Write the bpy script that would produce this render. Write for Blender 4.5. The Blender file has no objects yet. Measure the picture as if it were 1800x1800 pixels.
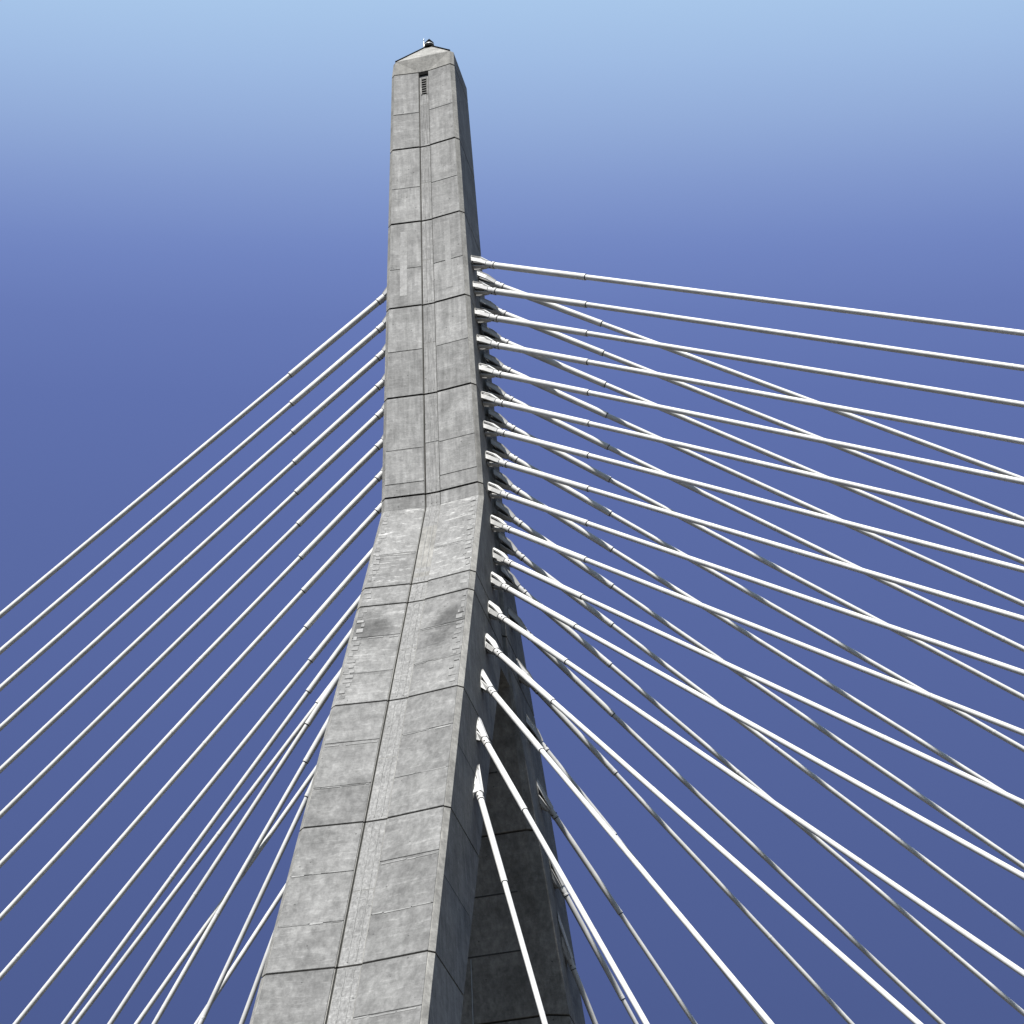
import bpy, math, random
from mathutils import Vector, Matrix
random.seed(7)
scn = bpy.context.scene
col = scn.collection

# ------------------------------------------------------------------ camera
SC = 0.66            # survey units -> metres
Z0 = 1.7             # eye height above the ground
def V(x, y, z): return Vector((x*SC, y*SC, z*SC + Z0))
cam_d = bpy.data.cameras.new("camera"); cam = bpy.data.objects.new("camera", cam_d); col.objects.link(cam)
FW = Vector((-0.17081596, 0.79677841, 0.5796258)); RT = Vector((0.96993539, 0.23947108, -0.04334683)); UP = Vector((0.17334144, -0.55479525, 0.81372906))
M = Matrix((RT, UP, -FW)).transposed().to_4x4(); M.translation = V(31.90651081, -126.94711913, 0.0)
cam.matrix_world = M
cam_d.sensor_width = 36.0; cam_d.lens = 4141.361/1800*36; cam_d.clip_start = 0.5; cam_d.clip_end = 6000
scn.camera = cam

# ------------------------------------------------------------------ sky, sun, exposure
SUN = Vector((-0.03, -1.0, 1.44)).normalized()
elev = math.asin(SUN.z)
w = bpy.data.worlds.new("World"); scn.world = w; w.use_nodes = True
nt = w.node_tree; nt.nodes.clear()
def wn(t, **k):
    n = nt.nodes.new(t)
    for a, b in k.items(): setattr(n, a, b)
    return n
out = wn('ShaderNodeOutputWorld'); bg = wn('ShaderNodeBackground'); nt.links.new(bg.outputs[0], out.inputs[0])
sky = wn('ShaderNodeTexSky', sky_type='NISHITA', sun_disc=False)
sky.sun_elevation = elev; sky.sun_rotation = math.atan2(SUN.x, SUN.y) % (2*math.pi); sky.altitude = 10; sky.air_density = 1.0; sky.dust_density = 0.6
tc = wn('ShaderNodeTexCoord'); dot = wn('ShaderNodeVectorMath', operation='DOT_PRODUCT'); nrm = wn('ShaderNodeVectorMath', operation='NORMALIZE')
nt.links.new(tc.outputs['Generated'], nrm.inputs[0]); nt.links.new(nrm.outputs[0], dot.inputs[0]); dot.inputs[1].default_value = Vector((0.13, -0.40, 0.91)).normalized()   # the sky pales towards the sun's side
ramp = wn('ShaderNodeValToRGB'); rm = wn('ShaderNodeMath', operation='MULTIPLY_ADD'); rm.inputs[1].default_value = 0.5; rm.inputs[2].default_value = 0.5
nt.links.new(dot.outputs['Value'], rm.inputs[0]); nt.links.new(rm.outputs[0], ramp.inputs[0])
def lin(c): return tuple((v/255/12.92 if v/255 <= 0.04045 else ((v/255+0.055)/1.055)**2.4) for v in c)
def yd(y):           # a height in the photograph -> cosine from the axis the sky pales towards
    t = (900-y)/4141.361; return (0.186 + 0.983*t)/math.sqrt(1+t*t)
stops = [(yd(1800), (77, 92, 146)), (yd(1300), (86, 102, 159)), (yd(900), (93, 110, 170)), (yd(700), (98, 116, 178)), (yd(560), (106, 125, 187)),
         (yd(440), (117, 138, 199)), (yd(330), (134, 157, 211)), (yd(220), (151, 177, 223)), (yd(110), (164, 193, 234)), (yd(0), (174, 205, 241))]
el = ramp.color_ramp.elements
stops = [(p*0.5+0.5, c) for p, c in stops]
while len(el) > 1: el.remove(el[-1])
el[0].position = stops[0][0]; el[0].color = (*lin(stops[0][1]), 1)
for p, c in stops[1:]:
    e = el.new(p); e.color = (*lin(c), 1)
nsc = wn('ShaderNodeVectorMath', operation='SCALE'); nsc.inputs['Scale'].default_value = 0.06
nt.links.new(sky.outputs[0], nsc.inputs[0])
mix = wn('ShaderNodeMix', data_type='RGBA'); mix.inputs['Factor'].default_value = 0.08
nt.links.new(ramp.outputs[0], mix.inputs[6]); nt.links.new(nsc.outputs[0], mix.inputs[7])
nt.links.new(mix.outputs[2], bg.inputs[0]); EXPO = 1.5; bg.inputs[1].default_value = 1.0/2**EXPO
sun_d = bpy.data.lights.new("sun", 'SUN'); sun = bpy.data.objects.new("sun", sun_d); col.objects.link(sun)
sun_d.energy = 5.0; sun_d.angle = math.radians(0.5); sun_d.color = (1.0, 0.985, 0.955)
sun.rotation_euler = SUN.to_track_quat('Z', 'Y').to_euler()
scn.view_settings.view_transform = 'Standard'; scn.view_settings.look = 'None'; scn.view_settings.gamma = 1.0
scn.view_settings.use_curve_mapping = False; scn.view_settings.exposure = EXPO

# ------------------------------------------------------------------ materials
def mat(name):
    m = bpy.data.materials.new(name); m.use_nodes = True
    n = m.node_tree.nodes; return m, m.node_tree, n, n['Principled BSDF']
class NB:
    def __init__(s, t): s.t = t
    def n(s, ty, **k):
        x = s.t.nodes.new(ty)
        for a, b in k.items(): setattr(x, a, b)
        return x
    def l(s, a, b): s.t.links.new(a, b)
    def noise(s, vec, scale, detail=4, rough=0.55, dist=0.0):
        x = s.n('ShaderNodeTexNoise'); x.inputs['Scale'].default_value = scale; x.inputs['Detail'].default_value = detail
        x.inputs['Roughness'].default_value = rough; x.inputs['Distortion'].default_value = dist; s.l(vec, x.inputs['Vector']); return x.outputs[0]
    def rng(s, v, a, b, c, d):
        x = s.n('ShaderNodeMapRange'); x.inputs[1].default_value = a; x.inputs[2].default_value = b; x.inputs[3].default_value = c; x.inputs[4].default_value = d
        s.l(v, x.inputs[0]); return x.outputs[0]
    def mth(s, op, a, b):
        x = s.n('ShaderNodeMath', operation=op)
        for i, v in enumerate((a, b)):
            if isinstance(v, (int, float)): x.inputs[i].default_value = v
            else: s.l(v, x.inputs[i])
        return x.outputs[0]

def concrete(name, base, streak=0.14, blotch=0.22, mottle=0.0, patch=0.0, stains=(), sfreq=5.0):
    m, t, n, P = mat(name); b = NB(t)
    geo = b.n('ShaderNodeNewGeometry'); oi = b.n('ShaderNodeObjectInfo')
    off = b.n('ShaderNodeVectorMath', operation='SCALE'); comb = b.n('ShaderNodeCombineXYZ')
    b.l(oi.outputs['Random'], comb.inputs[0]); b.l(oi.outputs['Random'], comb.inputs[1]); b.l(oi.outputs['Random'], comb.inputs[2])
    b.l(comb.outputs[0], off.inputs[0]); off.inputs['Scale'].default_value = 37.0
    add = b.n('ShaderNodeVectorMath', operation='ADD'); b.l(geo.outputs['Position'], add.inputs[0]); b.l(off.outputs[0], add.inputs[1]); pos = add.outputs[0]
    mp = b.n('ShaderNodeMapping'); mp.inputs['Scale'].default_value = (1.0, 1.0, 0.09); b.l(pos, mp.inputs[0])     # stretched downwards: run-off streaks
    mh = b.n('ShaderNodeMapping'); mh.inputs['Scale'].default_value = (0.35, 0.35, 2.6); b.l(pos, mh.inputs[0])    # pour layers
    val = b.rng(b.noise(pos, 0.9, 5, 0.6), 0.3, 0.7, 1-blotch*0.8, 1+blotch*0.8)
    val = b.mth('MULTIPLY', val, b.rng(b.noise(mp.outputs[0], sfreq, 5, 0.65, 0.3), 0.3, 0.72, 1-streak, 1+streak))
    val = b.mth('MULTIPLY', val, b.rng(b.noise(mh.outputs[0], 1.2, 4, 0.6, 0.4), 0.3, 0.7, 0.94, 1.06))
    val = b.mth('MULTIPLY', val, b.rng(b.noise(pos, 6.0, 9, 0.85), 0.25, 0.75, 0.70, 1.30))
    # run-off below the joint above
    tc2 = b.n('ShaderNodeTexCoord'); sz = b.n('ShaderNodeSeparateXYZ'); b.l(tc2.outputs['Generated'], sz.inputs[0])
    ro = b.mth('MULTIPLY', b.rng(sz.outputs[2], 0.45, 1.0, 0.0, 1.0), b.rng(b.noise(mp.outputs[0], 3.1, 5, 0.6, 0.2), 0.46, 0.62, 0.0, 1.0))
    val = b.mth('MULTIPLY', val, b.rng(ro, 0, 1, 1.0, 0.80))
    val = b.mth('MULTIPLY', val, b.rng(b.noise(pos, 2.6, 6, 0.7, 0.8), 0.3, 0.7, 0.86, 1.14))
    # dark weathering patches with a shape of their own
    st = b.noise(pos, 0.45, 6, 0.62, 0.6)
    val = b.mth('MULTIPLY', val, b.rng(st, 0.50, 0.68, 1.0, 1.0-blotch))
    # laitance / repair skim
    sk = b.noise(mh.outputs[0], 2.4, 8, 0.75, 1.2)
    val = b.mth('MULTIPLY', val, b.rng(sk, 0.56, 0.60, 1.0, 1.10 + mottle))
    if patch:
        sx = b.n('ShaderNodeSeparateXYZ'); b.l(geo.outputs['Position'], sx.inputs[0])
        wv = b.n('ShaderNodeTexNoise', noise_dimensions='1D'); wv.inputs['Scale'].default_value = 1.6; wv.inputs['Detail'].default_value = 0
        b.l(b.mth('ADD', sx.outputs[0], oi.outputs['Random']), wv.inputs['W'])
        val = b.mth('MULTIPLY', val, b.rng(wv.outputs[0], 0.60, 0.62, 1.0, 1.0+patch))
    for cx, cy, cz, rad, amt in stains:
        dv = b.n('ShaderNodeVectorMath', operation='DISTANCE'); b.l(geo.outputs['Position'], dv.inputs[0]); dv.inputs[1].default_value = V(cx, cy, cz)
        q = b.mth('ADD', dv.outputs['Value'], b.mth('MULTIPLY', b.mth('SUBTRACT', b.noise(geo.outputs['Position'], 1.7, 6, 0.65, 0.5), 0.5), 1.6))
        val = b.mth('MULTIPLY', val, b.rng(q, rad*SC*0.35, rad*SC, amt, 1.0))
    # small bug holes
    vo = b.n('ShaderNodeTexVoronoi'); vo.inputs['Scale'].default_value = 1.9; b.l(pos, vo.inputs['Vector'])
    hole = b.rng(vo.outputs['Distance'], 0.05, 0.075, 0.45, 1.0)
    val = b.mth('MULTIPLY', val, hole)
    val = b.mth('MULTIPLY', val, b.rng(oi.outputs['Random'], 0, 1, 0.89, 1.10))
    sc = b.n('ShaderNodeVectorMath', operation='SCALE'); sc.inputs[0].default_value = base; b.l(val, sc.inputs['Scale'])
    b.l(sc.outputs[0], P.inputs['Base Color']); P.inputs['Roughness'].default_value = 0.9
    P.inputs['Specular IOR Level'].default_value = 0.25
    h = b.mth('ADD', b.mth('MULTIPLY', b.noise(pos, 6.0, 8, 0.7), 0.6), b.mth('MULTIPLY', sk, 0.5))
    h = b.mth('ADD', h, b.mth('MULTIPLY', hole, 0.25))
    bm = b.n('ShaderNodeBump'); bm.inputs['Strength'].default_value = 0.7; bm.inputs['Distance'].default_value = 0.035 + 0.05*mottle
    b.l(h, bm.inputs['Height']); b.l(bm.outputs[0], P.inputs['Normal'])
    return m
def grey(v): return (v, v*0.983, v*0.950)
CON = concrete("concrete_body", (0.142, 0.1375, 0.127), 0.26, 0.28)
PAN = concrete("concrete_panel", grey(0.137), 0.24, 0.28, 0.10, patch=0.06)
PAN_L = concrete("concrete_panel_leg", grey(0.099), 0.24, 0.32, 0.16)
PAN_W = concrete("concrete_panel_weathered", grey(0.112), 0.22, 0.28, 0.34, stains=((-2.6, -9.2, 78.6, 1.9, 0.46), (2.5, -9.4, 78.3, 1.6, 0.48), (1.7, -10.4, 76.3, 1.4, 0.58)))
PAN_K = concrete("concrete_panel_crusted", grey(0.121), 0.20, 0.26, 0.75)
STRIP = concrete("concrete_strip", grey(0.142), 0.36, 0.14, 0.14, sfreq=13.0)
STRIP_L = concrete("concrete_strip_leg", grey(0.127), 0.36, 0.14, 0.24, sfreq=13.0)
SKIM = concrete("concrete_skim", grey(0.168), 0.12, 0.10)
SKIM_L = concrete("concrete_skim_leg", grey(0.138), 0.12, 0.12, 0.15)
COREM = concrete("concrete_recess", grey(0.035))
def plain(name, c, rough, metal=0.0, var=0.08, scale=6.0, spec=0.4):
    m, t, n, P = mat(name); b = NB(t)
    geo = b.n('ShaderNodeNewGeometry'); oi = b.n('ShaderNodeObjectInfo')
    v = b.mth('MULTIPLY', b.rng(b.noise(geo.outputs['Position'], scale, 5, 0.6), 0.3, 0.7, 1-var, 1+var), b.rng(oi.outputs['Random'], 0, 1, 0.90, 1.05))
    s = b.n('ShaderNodeVectorMath', operation='SCALE'); s.inputs[0].default_value = c; b.l(v, s.inputs['Scale']); b.l(s.outputs[0], P.inputs['Base Color'])
    b.l(b.rng(b.noise(geo.outputs['Position'], scale*2.3, 4), 0.3, 0.7, rough-0.08, rough+0.08), P.inputs['Roughness'])
    P.inputs['Metallic'].default_value = metal; P.inputs['Specular IOR Level'].default_value = spec
    return m
PIPE = plain("white_stay_pipe", (0.35, 0.345, 0.333), 0.5, var=0.13, scale=1.4)
SOCK = plain("white_painted_steel", (0.33, 0.325, 0.314), 0.5, var=0.10, scale=9)
DARK = plain("dark_rubber_joint", (0.03, 0.03, 0.03), 0.9, spec=0.1)
STRAND = plain("dark_strand", (0.05, 0.05, 0.048), 0.6)
SEAL = plain("joint_sealant", (0.02, 0.0195, 0.018), 0.95, var=0.25, spec=0.03)
FLG = plain("grey_flange", (0.11, 0.108, 0.102), 0.75, spec=0.1)
STEEL = plain("galvanised_steel", (0.35, 0.35, 0.345), 0.45, 0.6)
BLACK = plain("black_housing_and_shade", (0.006, 0.006, 0.006), 0.9, spec=0.02)  # beacon housing and flashing; also paints the dark inside vent and hatch
GLASS = plain("lamp_glass", (0.05, 0.06, 0.05), 0.1, var=0.1, spec=0.6)
GROUND = plain("dark_ground", (0.026, 0.023, 0.019), 0.9, var=0.3, scale=0.08)
ROAD = plain("asphalt_deck", (0.06, 0.06, 0.058), 0.9, var=0.2, scale=0.5)

# ------------------------------------------------------------------ helpers
def mesh_obj(name, vs, fs, m, parent=None, smooth=False, origin=None):
    o0 = Vector(origin) if origin is not None else Vector((0, 0, 0))
    me = bpy.data.meshes.new(name); me.from_pydata([Vector(v)-o0 for v in vs], [], fs); me.update()
    if smooth: me.polygons.foreach_set('use_smooth', [True]*len(me.polygons))
    me.materials.append(m)
    o = bpy.data.objects.new(name, me); o.location = o0; col.objects.link(o)
    if parent is not None: attach(o, parent)
    return o
def wpos(o):
    p = o.location.copy()
    while o.parent: o = o.parent; p += o.location
    return p
def attach(o, parent):
    o.location = o.location - wpos(parent); o.parent = parent
def empty(name, loc, parent=None):
    o = bpy.data.objects.new(name, None); o.empty_display_size = 0.3; o.location = loc; col.objects.link(o)
    if parent is not None: attach(o, parent)
    return o
def tag(o, label, cat, group=None):
    o['label'] = label; o['category'] = cat
    if group: o['group'] = group
    return o
def recalc(o):
    import bmesh
    b = bmesh.new(); b.from_mesh(o.data); bmesh.ops.recalc_face_normals(b, faces=b.faces); b.to_mesh(o.data); b.free(); return o
def loft(name, rings, m, parent, smooth=False):
    n = len(rings[0]); vs = [v for r in rings for v in r]; fs = []
    for k in range(len(rings)-1):
        for i in range(n):
            j = (i+1) % n; fs.append((k*n+i, k*n+j, (k+1)*n+j, (k+1)*n+i))
    fs.append(tuple(range(n-1, -1, -1))); fs.append(tuple((len(rings)-1)*n+i for i in range(n)))
    return recalc(mesh_obj(name, vs, fs, m, parent, smooth, origin=rings[0][0]))

# ------------------------------------------------------------------ ground and deck (below the frame, they carry the tower and return light)
g = 3000.0
o = mesh_obj("ground", [(-g, -g, 0), (g, -g, 0), (g, g, 0), (-g, g, 0)], [(0, 1, 2, 3)], GROUND); o['kind'] = 'structure'
ZD = 19.792
def deck():
    vs = []; fs = []
    for (x0, x1, hw) in ((-130, -6.6, 20), (-6.6, 6.6, 27.5), (6.6, 172, 34.6)):
        k = len(vs)
        for x in (x0, x1):
            for y in (-hw, hw):
                for z in (ZD-3.2, ZD-0.3): vs.append(V(x, y, z))
        fs += [(k+a, k+b, k+c, k+d) for a, b, c, d in ((0, 1, 3, 2), (4, 6, 7, 5), (0, 4, 5, 1), (2, 3, 7, 6), (0, 2, 6, 4), (1, 5, 7, 3))]
    o = mesh_obj("road_deck", vs, fs, ROAD); o['kind'] = 'structure'
deck()

# ------------------------------------------------------------------ tower geometry (survey units)
ZK = 91.7965; A0 = 3.5; A1 = 0.0247; A2 = 0.02343; B0 = 3.3189; B1 = 0.02416; S = 0.47011
ZJ = [133.862, 125.707, 118.027, 109.794, 101.521, 92.878, 83.032, 81.036, 71.307, 60.838, 50.109, 39.2, 28.4, 17.5, 6.6]
ZB = -Z0/SC
def AB(z):
    t = z - ZK
    return (A0 - A1*t, B0 - B1*t) if t >= 0 else (A0 - A2*t, B0 - S*t)
def REC(z): return 0.24 if z > 95 else 0.24 + 0.14*min(1, (95-z)/8)
def YIN(z): return 1.1 + 0.5126*(80.1 - z)          # inner edge of a leg
CH = 0.26; GR = 0.064
def front(z, ins=0.0, deep=0.0):
    """front outline from left corner to right corner, y measured at the near side (negative)"""
    a, b = AB(z); a -= ins; b -= ins; r = REC(z); g1 = 0.15*a
    return [(-a-0.11, -b+CH), (-a-0.11+CH, -b), (-g1, -b+r+deep), (g1, -b+r+deep), (a-CH, -b), (a, -b+CH)]
def outline_solid(z, ins=0.0, notch=True):
    f = front(z, ins); a, b = AB(z); a -= ins
    side = [(a, -0.78), (a-0.24, -0.62), (a-0.24, 0.62), (a, 0.78)] if notch else []
    back = [(x, -y) for x, y in reversed(f)]
    side2 = [(-x-0.11, -y) for x, y in side]
    return [V(x, y, z) for x, y in f + side + back + side2]
def outline_leg(z, sg, ins=0.0):
    f = front(z, ins); a, b = AB(z); a -= ins; yi = YIN(z) + ins
    c = 0.12 + 0.060*max(0, 80.1-z)                  # splayed arris on the inner face
    c = min(c, 1.7)
    inn = [(a, -yi - 0.10 - 0.35*c), (a-c, -yi), (-a+c, -yi), (-a, -yi - 0.10 - 0.35*c)]
    pts = f + inn
    return [V(x, y*(-sg), z) for x, y in pts]

tower = empty("bridge_tower", V(0, 0, ZB))
tag(tower, "tall tapering grey concrete bridge tower splitting into two legs", "bridge tower")

def slab(name, c4, out_dir, proud, back, m, parent, bev=0.03):
    """thin cast panel on four corners (counter-clockwise seen from outside)"""
    c = [Vector(p) for p in c4]; n = Vector(out_dir).normalized()
    ctr = sum(c, Vector())/4
    def inset(d): 
        res = []
        for i in range(4):
            e1 = (c[(i+1) % 4]-c[i]).normalized(); e2 = (c[(i-1) % 4]-c[i]).normalized(); res.append(c[i] + (e1+e2)*d)
        return res
    r0 = [p + n*proud for p in inset(bev)]; r1 = [p + n*(proud-bev) for p in c]; r2 = [p - n*back for p in c]
    vs = r0+r1+r2; fs = [(0, 1, 2, 3)]
    for k in (0, 4):
        for i in range(4):
            j = (i+1) % 4; fs.append((k+i, k+4+i, k+4+j, k+j))
    return recalc(mesh_obj(name, vs, fs, m, parent, origin=ctr))

def face_pt(z, u, side):
    """point on the front recess panels: side 0 left panel, 1 strip, 2 right panel; u 0..1"""
    f = front(z)[1:5]; p, q = f[side], f[side+1]
    return V(p[0]+(q[0]-p[0])*u, p[1]+(q[1]-p[1])*u, z)

def front_panels(seg, z0, z1, rows, strip_rows, m):
    out = Vector((0, -1, 0)) if z0 >= ZK-0.01 else Vector((0, -1, S)).normalized()
    def zs(fr): return z0 + (z1-z0)*fr
    for side, tilt in ((0, 0.0), (2, 0.012)):
        cuts = [0] + [r + tilt + random.uniform(-.012, .012) for r in rows] + [1]
        for k in range(len(cuts)-1):
            za = zs(cuts[k]) + (0.018 if k else 0.0); zb = zs(cuts[k+1]) - (0.018 if k < len(cuts)-2 else 0.0)
            ua, ub = (0.012, 0.975) if side == 0 else (0.0, 0.988)
            slab("front_panel", [face_pt(za, ua, side), face_pt(za, ub, side), face_pt(zb, ub, side), face_pt(zb, ua, side)], out,
                 (0.05 + random.uniform(-.006, .008))*SC, 0.2*SC, m, seg, 0.018*SC)
    if z0 < ZK-0.01:
        for side in (0, 2):
            for r in rows:                          # pale grout smeared along the lift lines
                u = 0.03
                while u < 0.93:
                    du = random.uniform(0.12, 0.5); zc = zs(r + (0.012 if side == 2 else 0)) + random.uniform(-.16, -.06); hh = random.uniform(0.03, 0.075)
                    u2 = min(0.95, u+du)
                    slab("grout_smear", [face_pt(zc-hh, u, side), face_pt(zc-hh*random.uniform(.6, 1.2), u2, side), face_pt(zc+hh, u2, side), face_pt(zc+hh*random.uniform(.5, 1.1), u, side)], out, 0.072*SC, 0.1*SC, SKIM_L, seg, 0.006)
                    u = u2 + random.choice((0.0, 0.02, 0.12))
    if ZK-0.01 > z0 > 70:                           # small cast patches along both edges of the weathered lifts
        for side, ua, ub in ((0, 0.03, 0.24), (2, 0.76, 0.97)):
            z = z1 - 0.45
            while z > max(z0, 68.5) + 0.5:
                hh = random.uniform(0.12, 0.24)
                for _ in range(random.choice((1, 1, 2))):
                    w_ = random.uniform(0.07, 0.15); u = random.uniform(ua, ub-w_)
                    slab("repair_patch", [face_pt(z-hh, u, side), face_pt(z-hh, u+w_, side), face_pt(z+hh, u+w_, side), face_pt(z+hh, u, side)], out, (0.066+random.uniform(0, .03))*SC, 0.1*SC, random.choice((SKIM_L, m, SKIM_L)), seg, 0.018*SC)
                z -= hh*2 + random.uniform(0.05, 0.35)
    cuts = [0] + list(strip_rows) + [1]
    for k in range(len(cuts)-1):
        za = zs(cuts[k]) + (0.02 if k else 0); zb = zs(cuts[k+1]) - (0.02 if k < len(cuts)-2 else 0)
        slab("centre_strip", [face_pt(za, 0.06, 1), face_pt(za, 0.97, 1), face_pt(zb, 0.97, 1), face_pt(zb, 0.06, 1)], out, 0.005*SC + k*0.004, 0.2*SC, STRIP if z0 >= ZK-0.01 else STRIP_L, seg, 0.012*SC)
    slab("joint_seal", [face_pt(z0, -0.04, 1), face_pt(z0, 0.045, 1), face_pt(z1, 0.045, 1), face_pt(z1, -0.04, 1)], out, 0.012*SC, 0.1*SC, SEAL, seg, 0.004)
    if z0 >= ZK-0.01: slab("joint_seal", [face_pt(z0, 0.955, 1), face_pt(z0, 0.985, 1), face_pt(z1, 0.985, 1), face_pt(z1, 0.955, 1)], out, 0.014*SC, 0.1*SC, SEAL, seg, 0.003)
    for u_ in (0.36, 0.70):                         # pale form ribs on the strip
        slab("form_rib", [face_pt(z0+0.2, u_, 1), face_pt(z0+0.2, u_+0.045, 1), face_pt(z1-0.2, u_+0.045, 1), face_pt(z1-0.2, u_, 1)], out, 0.035*SC, 0.1*SC, STRIP if z0 >= ZK-0.01 else STRIP_L, seg, 0.006)

# upper solid lifts, one body each
spec = [  # joint index above, below, rows, strip rows
    (0, 1, [0.46], [0.55]), (1, 2, [0.47], [0.5]), (2, 3, [0.45], [0.52]), (3, 4, [0.5], [0.56]), (4, 5, [0.47, 0.13], [0.5])]
for i, j, rows, srows in spec:
    z1, z0 = ZJ[i]-GR, ZJ[j]+GR
    seg = loft("tower_segment", [outline_solid(z0, notch=i > 2), outline_solid(z1, notch=i > 2)], CON, tower)
    front_panels(seg, z0, z1, sorted(rows), srows, PAN)
    if i == 2:
        for side, u0, u1, f0, f1 in ((0, 0.33, 0.55, 0.12, 0.90), (2, 0.40, 0.60, 0.12, 0.93)):
            za, zb = z0+(z1-z0)*f0, z0+(z1-z0)*f1
            slab("repair_patch", [face_pt(za, u0, side), face_pt(za, u1, side), face_pt(zb, u1, side), face_pt(zb, u0, side)], (0, -1, 0), 0.068*SC, 0.1*SC, SKIM, seg, 0.004)
# bend segment
z1, z0 = ZJ[5]-GR, ZJ[6]+GR
seg = loft("tower_segment", [outline_solid(z0), outline_solid(ZK), outline_solid(z1)], CON, tower)
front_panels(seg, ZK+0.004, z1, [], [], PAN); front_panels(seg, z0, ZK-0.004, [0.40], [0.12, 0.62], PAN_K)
# short segment
z1, z0 = ZJ[6]-GR, ZJ[7]+GR
seg = loft("tower_segment", [outline_solid(z0), outline_solid(z1)], CON, tower)
front_panels(seg, z0, z1, [], [], PAN_W)
# legs, near (-1) and far (+1)
def leg_ring(z, sg, ins=0.0): return outline_leg(z, sg, ins)
for sg in (-1, 1):
    for k in range(7, len(ZJ)):
        z1 = ZJ[k]-GR; z0 = (ZJ[k+1]+GR) if k+1 < len(ZJ) else ZB
        seg = loft("leg_segment", [leg_ring(z0, sg), leg_ring(z1, sg)], CON, tower)
        if sg == -1 and k < 11:
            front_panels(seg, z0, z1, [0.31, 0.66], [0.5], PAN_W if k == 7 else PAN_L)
        if sg == -1 and 7 < k < 11:                   # faint mid-lift line on the shaded side
            z = z0 + (z1-z0)*0.52; a, b = AB(z)
            slab("form_line", [V(a, -b+CH+0.02, z-0.018), V(a, -YIN(z)-1.3, z-0.018), V(a, -YIN(z)-1.3, z+0.018), V(a, -b+CH+0.02, z+0.018)], (1, 0, 0), 0.006, 0.05, COREM, seg, 0.002)
        if sg == 1 and k < 11:                        # inner face of the far leg: lift lines of the formwork
            for fr in (0.36, 0.68):
                z = z0 + (z1-z0)*fr; a, b = AB(z); yi = YIN(z)
                slab("form_line", [V(-a+1.9, yi+0.02, z-0.05), V(a-1.9, yi+0.02, z-0.05), V(a-1.9, yi-0.005, z+0.05), V(-a+1.9, yi-0.005, z+0.05)], (0, -1, -S), 0.012, 0.05, COREM, seg, 0.004)
# recessed cores seen in the joints
loft("joint_core", [outline_solid(80.0, 0.36, False), outline_solid(ZK, 0.36, False), outline_solid(ZJ[0]+0.1, 0.36, False)], COREM, tower)
for sg in (-1, 1):
    loft("joint_core", [leg_ring(ZB+0.1, sg, 0.36), leg_ring(80.4, sg, 0.36)], COREM, tower)
# block closing the top of the opening
a, b = AB(80)
cb = []
for z, hy in ((79.55, 1.75), (81.0, 1.0)):
    cb.append([V(x, y, z) for x, y in ((-a+0.12, -hy), (a-0.12, -hy), (a-0.12, hy), (-a+0.12, hy))])
loft("crotch_block", cb, CON, tower)

def tube(name, p0, p1, r0, r1, m, parent=None, n=12, smooth=True):
    p0 = Vector(p0); p1 = Vector(p1); d = (p1-p0).normalized(); e1 = d.orthogonal().normalized(); e2 = d.cross(e1)
    rings = [[p + (e1*math.cos(2*math.pi*i/n) + e2*math.sin(2*math.pi*i/n))*r for i in range(n)] for p, r in ((p0, r0), (p1, r1))]
    vs = rings[0]+rings[1]; fs = [(i, (i+1) % n, n+(i+1) % n, n+i) for i in range(n)]
    fs += [tuple(range(n-1, -1, -1)), tuple(range(n, 2*n))]
    o = mesh_obj(name, vs, fs, m, parent, False, origin=p0)
    if smooth: o.data.polygons.foreach_set('use_smooth', [True]*n + [False]*2)
    return o
# pyramid cap: recess runs out under a sloping soffit
def cap():
    zj = ZJ[0]+GR; zt = 135.35; a, b = AB(zj); at, bt = AB(zt); r = REC(zj); g1 = 0.15*a
    low = front(zj); L = [V(x, y, zj) for x, y in low]
    full_low = L + [V(a, b-CH, zj), V(a-CH, b, zj), V(-a+CH, b, zj), V(-a, b-CH, zj)]
    T = [V(x, y, zt) for x, y in ((-at, -bt+CH), (-at+CH, -bt), (at-CH, -bt), (at, -bt+CH), (at, bt-CH), (at-CH, bt), (-at+CH, bt), (-at, bt-CH))]
    ap = V(0, 0, zt+3.5)
    vs = full_low + T + [ap]; t = len(full_low); A = len(vs)-1
    fs = [(0, 1, t+1, t+0), (1, 2, t+1), (2, 3, t+2, t+1), (3, 4, t+2), (4, 5, t+3, t+2), (5, 6, t+4, t+3), (6, 7, t+5, t+4), (7, 8, t+6, t+5), (8, 9, t+7, t+6), (9, 0, t+0, t+7)]
    fs += [(t+i, t+(i+1) % 8, A) for i in range(8)]
    fs.append(tuple(range(9, -1, -1)))
    c = recalc(mesh_obj("tower_cap", vs, fs, CON, tower, origin=V(0, 0, zj)))
    for k in (1, 2):
        tube("ridge_flashing", T[k] + Vector((0, 0, 0.02)), ap + Vector((0, 0, 0.02)), 0.05, 0.05, BLACK, c, 8)
    c['label'] = "pointed concrete cap with a sloping soffit"
cap()
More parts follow.
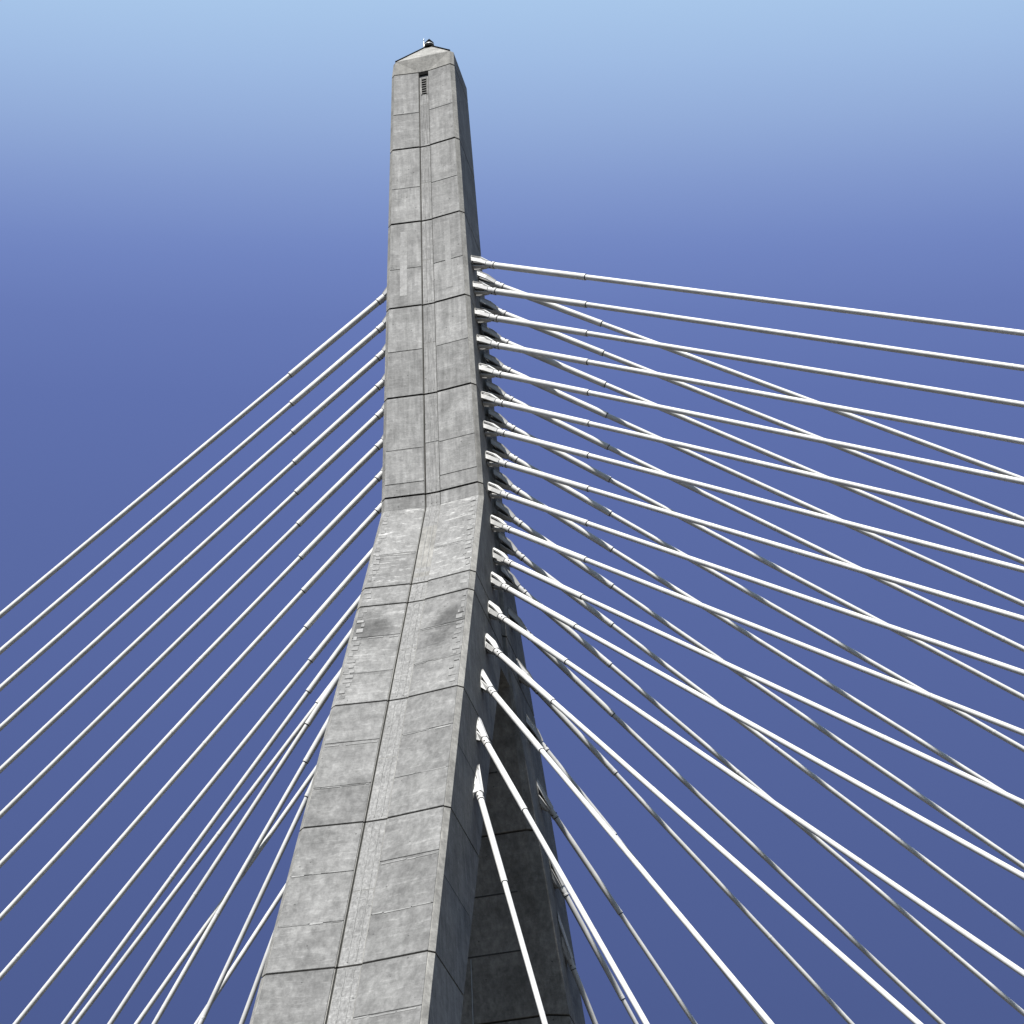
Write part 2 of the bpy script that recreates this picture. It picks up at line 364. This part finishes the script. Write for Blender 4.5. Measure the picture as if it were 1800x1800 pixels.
# louvred vent and hatch at the top of the strip
def bx(name, x0, x1, y0, y1, z0, z1, m, parent):
    vs = [V(x, y, z) for x in (x0, x1) for y in (y0, y1) for z in (z0, z1)]
    fs = [(0, 1, 3, 2), (4, 6, 7, 5), (0, 4, 5, 1), (2, 3, 7, 6), (0, 2, 6, 4), (1, 5, 7, 3)]
    return recalc(mesh_obj(name, vs, fs, m, parent, origin=V((x0+x1)/2, (y0+y1)/2, (z0+z1)/2)))
zv = 131.6; yb = -AB(zv)[1] + REC(zv)
vent = empty("vent_grille", V(0.02, yb, zv), tower); vent['label'] = "dark louvred vent near the top of the central strip"
yv = -AB(133.0)[1] + REC(133.0)
bx("vent_shade_box", -0.17, 0.21, yv-0.06, yv+0.1, 132.15, 133.05, BLACK, vent)  # solid black box: the shade inside the vent is painted, nothing is cut out
bx("vent_shade_box", -0.17, 0.21, yv-0.085, yv+0.1, 131.35, 132.15, BLACK, vent)  # lower half of the same painted darkness
for x in (-0.21, 0.21): bx("vent_jamb", x, x+0.05, yv-0.13, yv+0.1, 131.3, 133.1, CON, vent)
for k in range(7): 
    z = 131.42 + k*0.25; bx("louvre_blade", -0.158, 0.208, yv-0.12, yv-0.09, z, z+0.055, FLG, vent)
bx("hatch_gap_shade", -0.36, 0.36, yv-0.12, yv+0.1, 133.42, 133.72, BLACK, vent)  # solid black block painted as the shade in the hatch recess

# lightning rod and warning beacon on the peak
zp = 135.35+3.5
rod = empty("lightning_rod", V(-0.40, -0.15, zp-0.55)); tag(rod, "thin pale lightning rod standing left on the tower's peak", "lightning rod")
tube("mast", V(-0.40, -0.15, zp-0.6), V(-0.40, -0.15, zp+0.45), 0.055, 0.03, STEEL, rod)
tube("tip", V(-0.40, -0.15, zp+0.45), V(-0.40, -0.15, zp+0.85), 0.03, 0.004, STEEL, rod)
bea = empty("beacon_lamp", V(0, 0, zp-0.2)); tag(bea, "small black warning beacon on the tip of the tower", "beacon")
tube("bracket", V(0, 0, zp-0.5), V(0, 0, zp-0.05), 0.34, 0.24, BLACK, bea); tube("base_ring", V(0, 0, zp-0.05), V(0, 0, zp+0.02), 0.26, 0.26, STEEL, bea)
tube("lens", V(0, 0, zp+0.02), V(0, 0, zp+0.22), 0.17, 0.15, GLASS, bea); tube("hood", V(0, 0, zp+0.20), V(0, 0, zp+0.78), 0.25, 0.012, BLACK, bea)

# ------------------------------------------------------------------ stay cables
ZI = [114.441, 111.911, 109.284, 106.761, 104.157, 101.62, 98.99, 96.345, 93.683, 90.942, 88.21, 85.498, 82.248, 78.741, 74.865, 70.299, 65.907]
XI = [163.844, 153.896, 144.506, 135.236, 126.036, 116.327, 107.141, 97.759, 88.452, 79.324, 69.745, 61.055, 52.206, 42.741, 33.836, 25.363, 16.68]
YI = [0.90, 0.95, 1.04, 1.08, 1.07, 1.06, 1.09, 1.12, 1.13, 1.13, 1.172, 2.358, 3.883, 5.47, 7.454, 9.526, 11.088]
XL = [123.1, 116.6, 110.3, 103.7, 96.8, 90.0, 83.1, 76.2, 69.4, 62.2, 55.2, 48.5, 41.9, 34.3, 27.6]
ZL = [114.48, 111.83, 109.23, 106.56, 103.96, 101.28, 98.56, 95.84, 92.95, 90.43, 87.7, 84.85, 81.6, 78.68, 74.5]
W = 33.9785
RING = [10.1, 10.05, 10.0, 9.95, 9.9, 9.9, 9.8, 9.8, 9.75, 9.7, 9.6, 9.6, 9.5, 9.2, 9.5, 9.6, 10.3]

def lathe(name, P, c, e1, e2, prof, m, parent, n=20):
    """surface of revolution about the stay axis: prof = [(s, r), ...] in survey units"""
    vs = []; fs = []
    for (s0, r0), (s1, r1) in zip(prof, prof[1:]):      # every length has its own rings, so the steps stay crisp
        k = max(1, int((s1-s0)/2.5)); base = len(vs)
        for q in range(k+1):
            s_ = s0+(s1-s0)*q/k; r_ = r0+(r1-r0)*q/k
            for i in range(n):
                t = 2*math.pi*i/n; vs.append(P + c*(s_*SC) + (e1*math.cos(t) + e2*math.sin(t))*(r_*SC))
        for q in range(k):
            for i in range(n):
                j = (i+1) % n; fs.append((base+q*n+i, base+q*n+j, base+(q+1)*n+j, base+(q+1)*n+i))
    o = mesh_obj(name, vs, fs, m, parent, True, origin=P + c*(prof[0][0]*SC))
    return o

def stay(i, P, Q, xn, label, group, ring):
    """P tower anchorage, Q deck anchorage (metres); xn = +1/-1 outward normal of the wall along X"""
    f = i/16.0
    rs = 0.232 - 0.056*f; rp = 0.188 - 0.044*f            # sleeve and pipe radii (survey units)
    c = (Q-P).normalized(); L = (Q-P).length/SC
    e1 = c.cross(Vector((0, 0, 1))).normalized(); e2 = e1.cross(c).normalized()
    if e2.z < 0: e2 = -e2
    e1 = e2.cross(c).normalized()
    root = empty("stay_cable", P); tag(root, label, "stay cable", group)
    sock = empty("anchor_socket", P, root)
    # base flange: the socket's outline slid along the stay on to the wall plane
    def on_wall(v, lift=0.0):
        t = (P.x + xn*lift*SC - v.x)/c.x; return v + c*t
    n = 24; Rb = 0.56 - 0.1*f; co = 1.7
    slope = abs(c.x)
    fl = 1.0 if slope > 0.45 else max(0.52, slope/0.45)
    ring_o = [P + (e1*math.cos(2*math.pi*k/n) + e2*math.sin(2*math.pi*k/n)*fl)*(Rb*0.95*SC) for k in range(n)]
    ra = [on_wall(v, -0.05) for v in ring_o]; rb_ = [on_wall(v, 0.07) for v in ring_o]
    vs = ra + rb_; fs = [(k, (k+1) % n, n+(k+1) % n, n+k) for k in range(n)] + [tuple(range(n, 2*n))]
    recalc(mesh_obj("base_flange", vs, fs, FLG, sock, origin=P))
    # tapering fingers from flange to collar
    for th, wd in ((0.0, 0.30), (1.05, 0.30), (2.05, 0.30), (3.14, 0.30), (4.35, 0.26), (5.10, 0.26)):
        q = []
        for s, rr, w_, tk in ((0.0, Rb*0.86, wd, 0.10), (0.62, Rb*0.80, wd*0.95, 0.10), (1.35, rs*1.06, wd*0.80, 0.10)):
            fl_ = fl if s == 0 else 1.0
            rad = (e1*math.cos(th) + e2*math.sin(th)*fl_); tan = (-e1*math.sin(th) + e2*math.cos(th))
            base = P + c*(s*SC)
            four = [base + rad*((rr+dr)*SC) + tan*(dw*SC) for dr, dw in ((-tk/2, -w_/2), (tk/2, -w_/2), (tk/2, w_/2), (-tk/2, w_/2))]
            if s == 0: four = [on_wall(v, 0.03) for v in four]
            q.append(four)
        if slope < 0.45:
            q.pop(1)
        loft("finger", q, SOCK, sock)
    lathe("strand", P, c, e1, e2, [(-0.3, rs*0.55), (1.3, rs*0.6)], STRAND, sock, 12)
    co = 2.0
    lathe("collar", P, c, e1, e2, [(1.02, rs*0.5), (1.08, rs*1.10), (1.35, rs*1.14), (co-0.12, rs*1.14), (co-0.1, rs*1.19), (co, rs*1.19), (co+0.001, rs*0.9)], SOCK, root)
    th = 0.6
    bp = P + c*((co-0.28)*SC) + (-e1*math.cos(th)*0 + e2)*0.0
    for th in (0.9, 2.6, 4.4):
        d = e1*math.cos(th) + e2*math.sin(th); tube("bolt", P + c*((co-0.25)*SC) + d*(rs*1.08*SC), P + c*((co-0.25)*SC) + d*((rs*1.14+0.03)*SC), 0.035, 0.03, DARK, root, 8)
    lathe("rubber_ring", P, c, e1, e2, [(co-0.01, rs*0.9), (co+0.004, rs*1.03), (co+0.045, rs*1.03), (co+0.05, rs*0.9)], DARK, root)
    lathe("sleeve", P, c, e1, e2, [(co+0.05, rs*0.9), (co+0.06, rs), (ring-0.28, rs), (ring-0.27, rs*1.025), (ring-0.06, rs*1.025), (ring-0.05, rs*0.8)], PIPE, root)
    lathe("rubber_ring", P, c, e1, e2, [(ring-0.06, rs*0.8), (ring-0.055, rs*0.93), (ring-0.015, rs*0.93), (ring-0.01, rs*0.7)], DARK, root)
    prof = [(ring-0.05, rp*0.8), (ring-0.045, rp)]
    s = ring + 9 + random.uniform(0, 6)
    while s < L-3:
        prof += [(s, rp), (s+0.01, rp*1.05), (s+0.14, rp*1.05), (s+0.15, rp)]; s += 17.5 + random.uniform(-.5, .5)
    prof += [(L, rp)]
    lathe("pipe", P, c, e1, e2, prof, PIPE, root)
    return root

ORD = ["topmost", "second", "third", "fourth", "fifth", "sixth", "seventh", "eighth", "ninth", "tenth", "eleventh", "twelfth", "thirteenth", "fourteenth", "fifteenth", "sixteenth", "lowest"]
for i in range(17):
    z = ZI[i]; a, b = AB(z); o_ = ORD[i]
    num = o_ if i in (0, 16) else o_ + " from the top"
    lo = {13: 9.2, 14: 9.55}.get(i, RING[i])
    stay(i, V(a, -YI[i], z), V(XI[i], -W, ZD), 1, "white stay in the near right-hand fan leaving the tower's shaded side, " + num, "near right-hand fan of stays", lo)
    stay(i, V(a, YI[i], z), V(XI[i], W, ZD), 1, "white stay in the farther, steeper right-hand fan behind the near fan, " + num, "far right-hand fan of stays", lo if i < 16 else 9.6)
for i in range(10):
    z = ZL[i]; a, b = AB(z); num = ORD[i] if i == 0 else ORD[i] + " from the top"
    stay(i, V(-a, 0, z), V(-XL[i], 0, ZD), -1, "white stay in the parallel left-hand fan across open sky, " + num, "left-hand fan of stays", 10.6 - 0.13*i)
LN = ["steep white stay left of the tower, first below the parallel fan, beside its twin", "steep white stay left of the tower, second of five off the near leg",
      "steep white stay left of the tower, third of five off the near leg", "steep white stay left of the tower, fourth of five off the near leg", "steepest white stay at lower left, hugging the near leg's edge"]
for k, i in enumerate(range(10, 15)):
    z = ZL[i]; a, b = AB(z); y = YI[i]
    stay(i, V(-a, -y, z), V(-XL[i], 0, ZD), -1, LN[k], "left-hand stays off the near leg", 9.5)
LF = ["flatter white stay at lower left crossing behind, nearest the parallel fan", "flatter white stay at lower left crossing behind, middle of three", "flatter white stay at lower left crossing behind, nearest the tower"]
for k, i in enumerate(range(10, 13)):
    z = (87.98, 85.04, 81.84)[k]; a, b = AB(z); y = (1.18, 2.52, 4.05)[k]
    stay(i, V(-a, y, z), V(-(55.72, 48.98, 42.75)[k], 0, ZD), -1, LF[k], "left-hand stays off the far leg", 9.5)
# thin conduit running down the inner face of the far leg
tube("conduit", V(-1.50, 9.02, 64.5), V(-4.15, 19.6, 43.9), 0.014, 0.014, STEEL, tower, 8)
